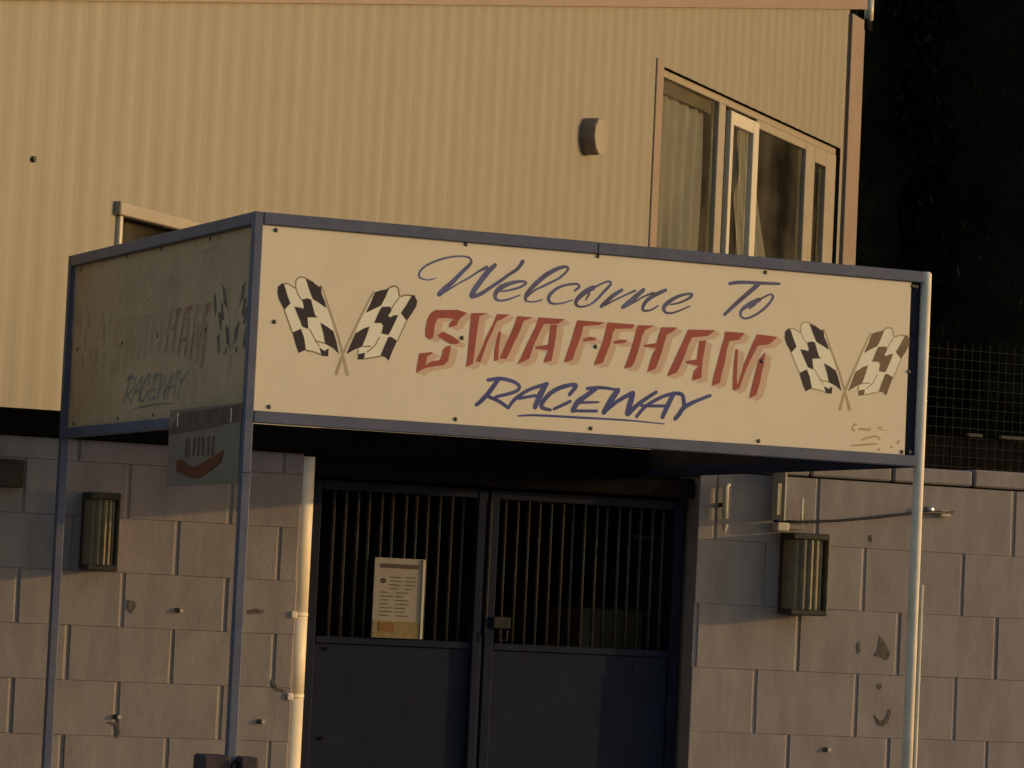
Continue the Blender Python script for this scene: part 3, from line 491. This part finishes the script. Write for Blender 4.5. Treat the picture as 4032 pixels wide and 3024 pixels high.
def curtain(pts_top, pts_bot, y, amp, n, name='curtain'):
    q = MB(); N = 60
    L = lambda P, t: P[0] + (P[1] - P[0]) * t
    rows = 9
    for r_ in range(rows + 1):
        v = r_ / rows
        for i in range(N + 1):
            u = i / N; x = L(pts_top, u) * (1 - v) + L(pts_bot, u) * v; z = 5.08 * (1 - v) + 3.9 * v
            q.v.append((x, y + amp * math.sin(u * n * 6.28 + 1.3 * math.sin(3 * v)) * (.5 + .5 * v), z))
    for r_ in range(rows):
        for i in range(N): a = r_ * (N + 1) + i; q.f.append((a, a + N + 1, a + N + 2, a + 1))
    return q.build(name, 'curtain', wn, True)
curtain((8.47, 9.60), (8.47, 9.54), .11, .025, 5.5)
curtain((10.25, 10.68), (10.72, 11.42), .14, .02, 3)
curtain((9.95, 10.12), (10.05, 10.2), .16, .015, 2)
pl = MB().cbox((8.456, .075, 5.06), (9.66, .082, 5.149), .003).build('pelmet', 'room', wn)
# small left window
lw2 = MB().cbox((1.03, -.035, 3.367), (1.86, .02, 3.43), .005).build('window', 'frame', ub)
MB().cbox((1.06, -.02, 2.45), (1.0895, .05, 3.366), .003).build('jamb', 'white', lw2)
MB().box((1.092, .06, 2.45), (1.799, .064, 3.365)).build('pane', 'glass', lw2)
# round vent cover and a small dark fixing
vt = MB().tube([(7.117, .015, 4.56), (7.117, -.088, 4.56)], .118, 10).build('vent_cover', 'trim', ub)
MB().tube([(7.117, -.089, 4.56), (7.117, -.094, 4.56)], .112, 10).build('vent_face', 'frame', vt)
MB().tube([(.246, .016, 3.52), (.246, -.012, 3.52)], .014, 8).build('fixing', 'lampcase', ub)

# ------------------------------------------------------------------ mesh fence behind the right wall
fn = thing('mesh_fence', 'rusty mesh fence rising behind the right wall', 'fence', (5.2, 4.0, 0))
q = MB()
for k in range(95): x = k * .056; q.tube([(x, rnd.uniform(-.004, .004), 2.0), (x + rnd.uniform(-.006, .006), rnd.uniform(-.01, .01), 3.3)], .0016, 4, False)
for k in range(23): q.tube([(0, .004, 2.03 + k * .056), (5.3, .004, 2.03 + k * .056 + rnd.uniform(-.008, .008))], .0016, 4, False)
tag(q.build('mesh', 'wire', fn), kind='stuff')
for x in (-.02, 2.64, 5.32): MB().tube([(x, .04, 0), (x, .04, 3.32)], .03, 10).build('post', 'wire', fn, True)
MB().cbox((-.02, .02, 1.0), (5.3, .05, 2.76), .004).build('backing_board', 'dark', fn)
for x0, x1 in ((1.38, 1.475), (1.60, 1.75)): MB().cbox((x0, -.02, 2.765), (x1, .012, 2.785), .003).build('rail_clip', 'rail', fn)  # short pale bars stand in for the lit tops of a rail

# ------------------------------------------------------------------ tall dark evergreens, added to hide the sky and block its light
def tree_meshes(seed, H):
    r = random.Random(seed)
    tk = MB().tube([(0, 0, 0), (.05, .02, H * .3), (0, .05, H * .65), (.02, 0, H * .93)], [.2, .15, .09, .02], 8)
    for k in range(14):
        a = r.uniform(0, 6.28); z = H * r.uniform(.12, .8); L = 1.1 * (1 - z / H) + .35
        tk.tube([(0, 0, z), (math.cos(a) * L * .5, math.sin(a) * L * .5, z + .2), (math.cos(a) * L, math.sin(a) * L, z + .5)], [.05, .035, .01], 5, False)
    cr = MB(); rad = lambda z: 1.45 * min(1, .35 + z / 1.5) * (1 if z < H * .72 else max(.03, (H - z) / (H * .28)) ** .7)
    ring = []                                                     # solid core added so no sky shows through
    for i in range(26):
        z = .5 + (H - .9) * i / 25
        for j in range(14): a = 6.283 * j / 14; rr = rad(z) * .72 * r.uniform(.75, 1.1); cr.v.append((math.cos(a) * rr, math.sin(a) * rr, z + r.uniform(-.1, .1)))
    for i in range(25):
        for j in range(14): cr.f.append((i * 14 + j, i * 14 + (j + 1) % 14, (i + 1) * 14 + (j + 1) % 14, (i + 1) * 14 + j))
    for k in range(15000):
        z = .4 + (H - .5) * r.random(); a = r.uniform(0, 6.283); rr = rad(z) * (.62 + .48 * r.random() ** .8) * (1 + .13 * math.sin(5 * a + z * 2.3) + .1 * math.sin(3.1 * z))
        c = Vector((math.cos(a) * rr, math.sin(a) * rr, z)); s_ = r.uniform(.025, .065)
        d = Vector((math.cos(a), math.sin(a), r.uniform(.5, 1.6))).normalized(); e = d.cross(Vector((r.uniform(-1, 1), r.uniform(-1, 1), r.uniform(-1, 1)))).normalized()
        cr.add([c - e * s_ * .4, c + d * s_ * 1.2 - e * s_ * .25, c + d * s_ * 2, c + e * s_ * .45], [(0, 1, 2, 3)])
    a, b = tk.mesh('trunk'), cr.mesh('crown'); a.materials.append(M['bark']); b.materials.append(M['leaf']); return a, b
TM = [tree_meshes(5, 12.2), tree_meshes(9, 11.4), tree_meshes(23, 12.8)]
for i in range(12):  # added row; right-hand trees, out of view, keep sun off the rest
    x = 9.6 + i * 2.0; y = 17 - .287 * (x - 8) + rnd.uniform(-.25, .25)
    t_ = thing('evergreen_tree', 'tall near-black evergreen tree in the dark behind the building and fence', 'tree', (x, y, 0), rnd.uniform(0, 6), 'row of dark evergreens behind')
    a, b = TM[i % 3]; link('trunk', a, None, t_); link('crown', b, None, t_)
for i in range(6):
    x = 10.6 + i * 2.0; y = 19.6 - .287 * (x - 8) + rnd.uniform(-.25, .25)
    t_ = thing('evergreen_tree', 'tall near-black evergreen tree in the dark behind the building and fence', 'tree', (x, y, 0), rnd.uniform(0, 6), 'row of dark evergreens behind')
    a, b = TM[(i + 1) % 3]; link('trunk', a, None, t_); link('crown', b, None, t_)
for i, (x, y) in enumerate(((-7.4, -4.6), (-8.2, -1.6))):  # out-of-view trees added to keep sky light off the sign's side
    t_ = thing('evergreen_tree', ['tall dark evergreen tree level with the sign, far to its left', 'tall dark evergreen tree level with the left wall, far to the left'][i], 'tree', (x, y, 0), i * 1.7, 'dark evergreens left of the sign')
    a, b = TM[i % 3]; link('trunk', a, None, t_); link('crown', b, None, t_)
# the walls, gates and everything fixed to them stand 13 cm behind the sign's back post
OFF = Vector((.056, .13, .005))
for o in COL.objects:
    if o.parent is None and o.name.split('.')[0] in ('block_wall', 'fascia_board', 'entrance_lobby', 'cabinet', 'wall_hook_rail', 'barred_gate', 'notice_board', 'drainpipe', 'bulkhead_lamp', 'junction_box', 'conduit_run', 'slotted_bracket', 'pipe_stub', 'cable', 'wall_clip', 'wall_plug'):
        o.location = o.location + OFF
scene.render.engine = 'CYCLES'
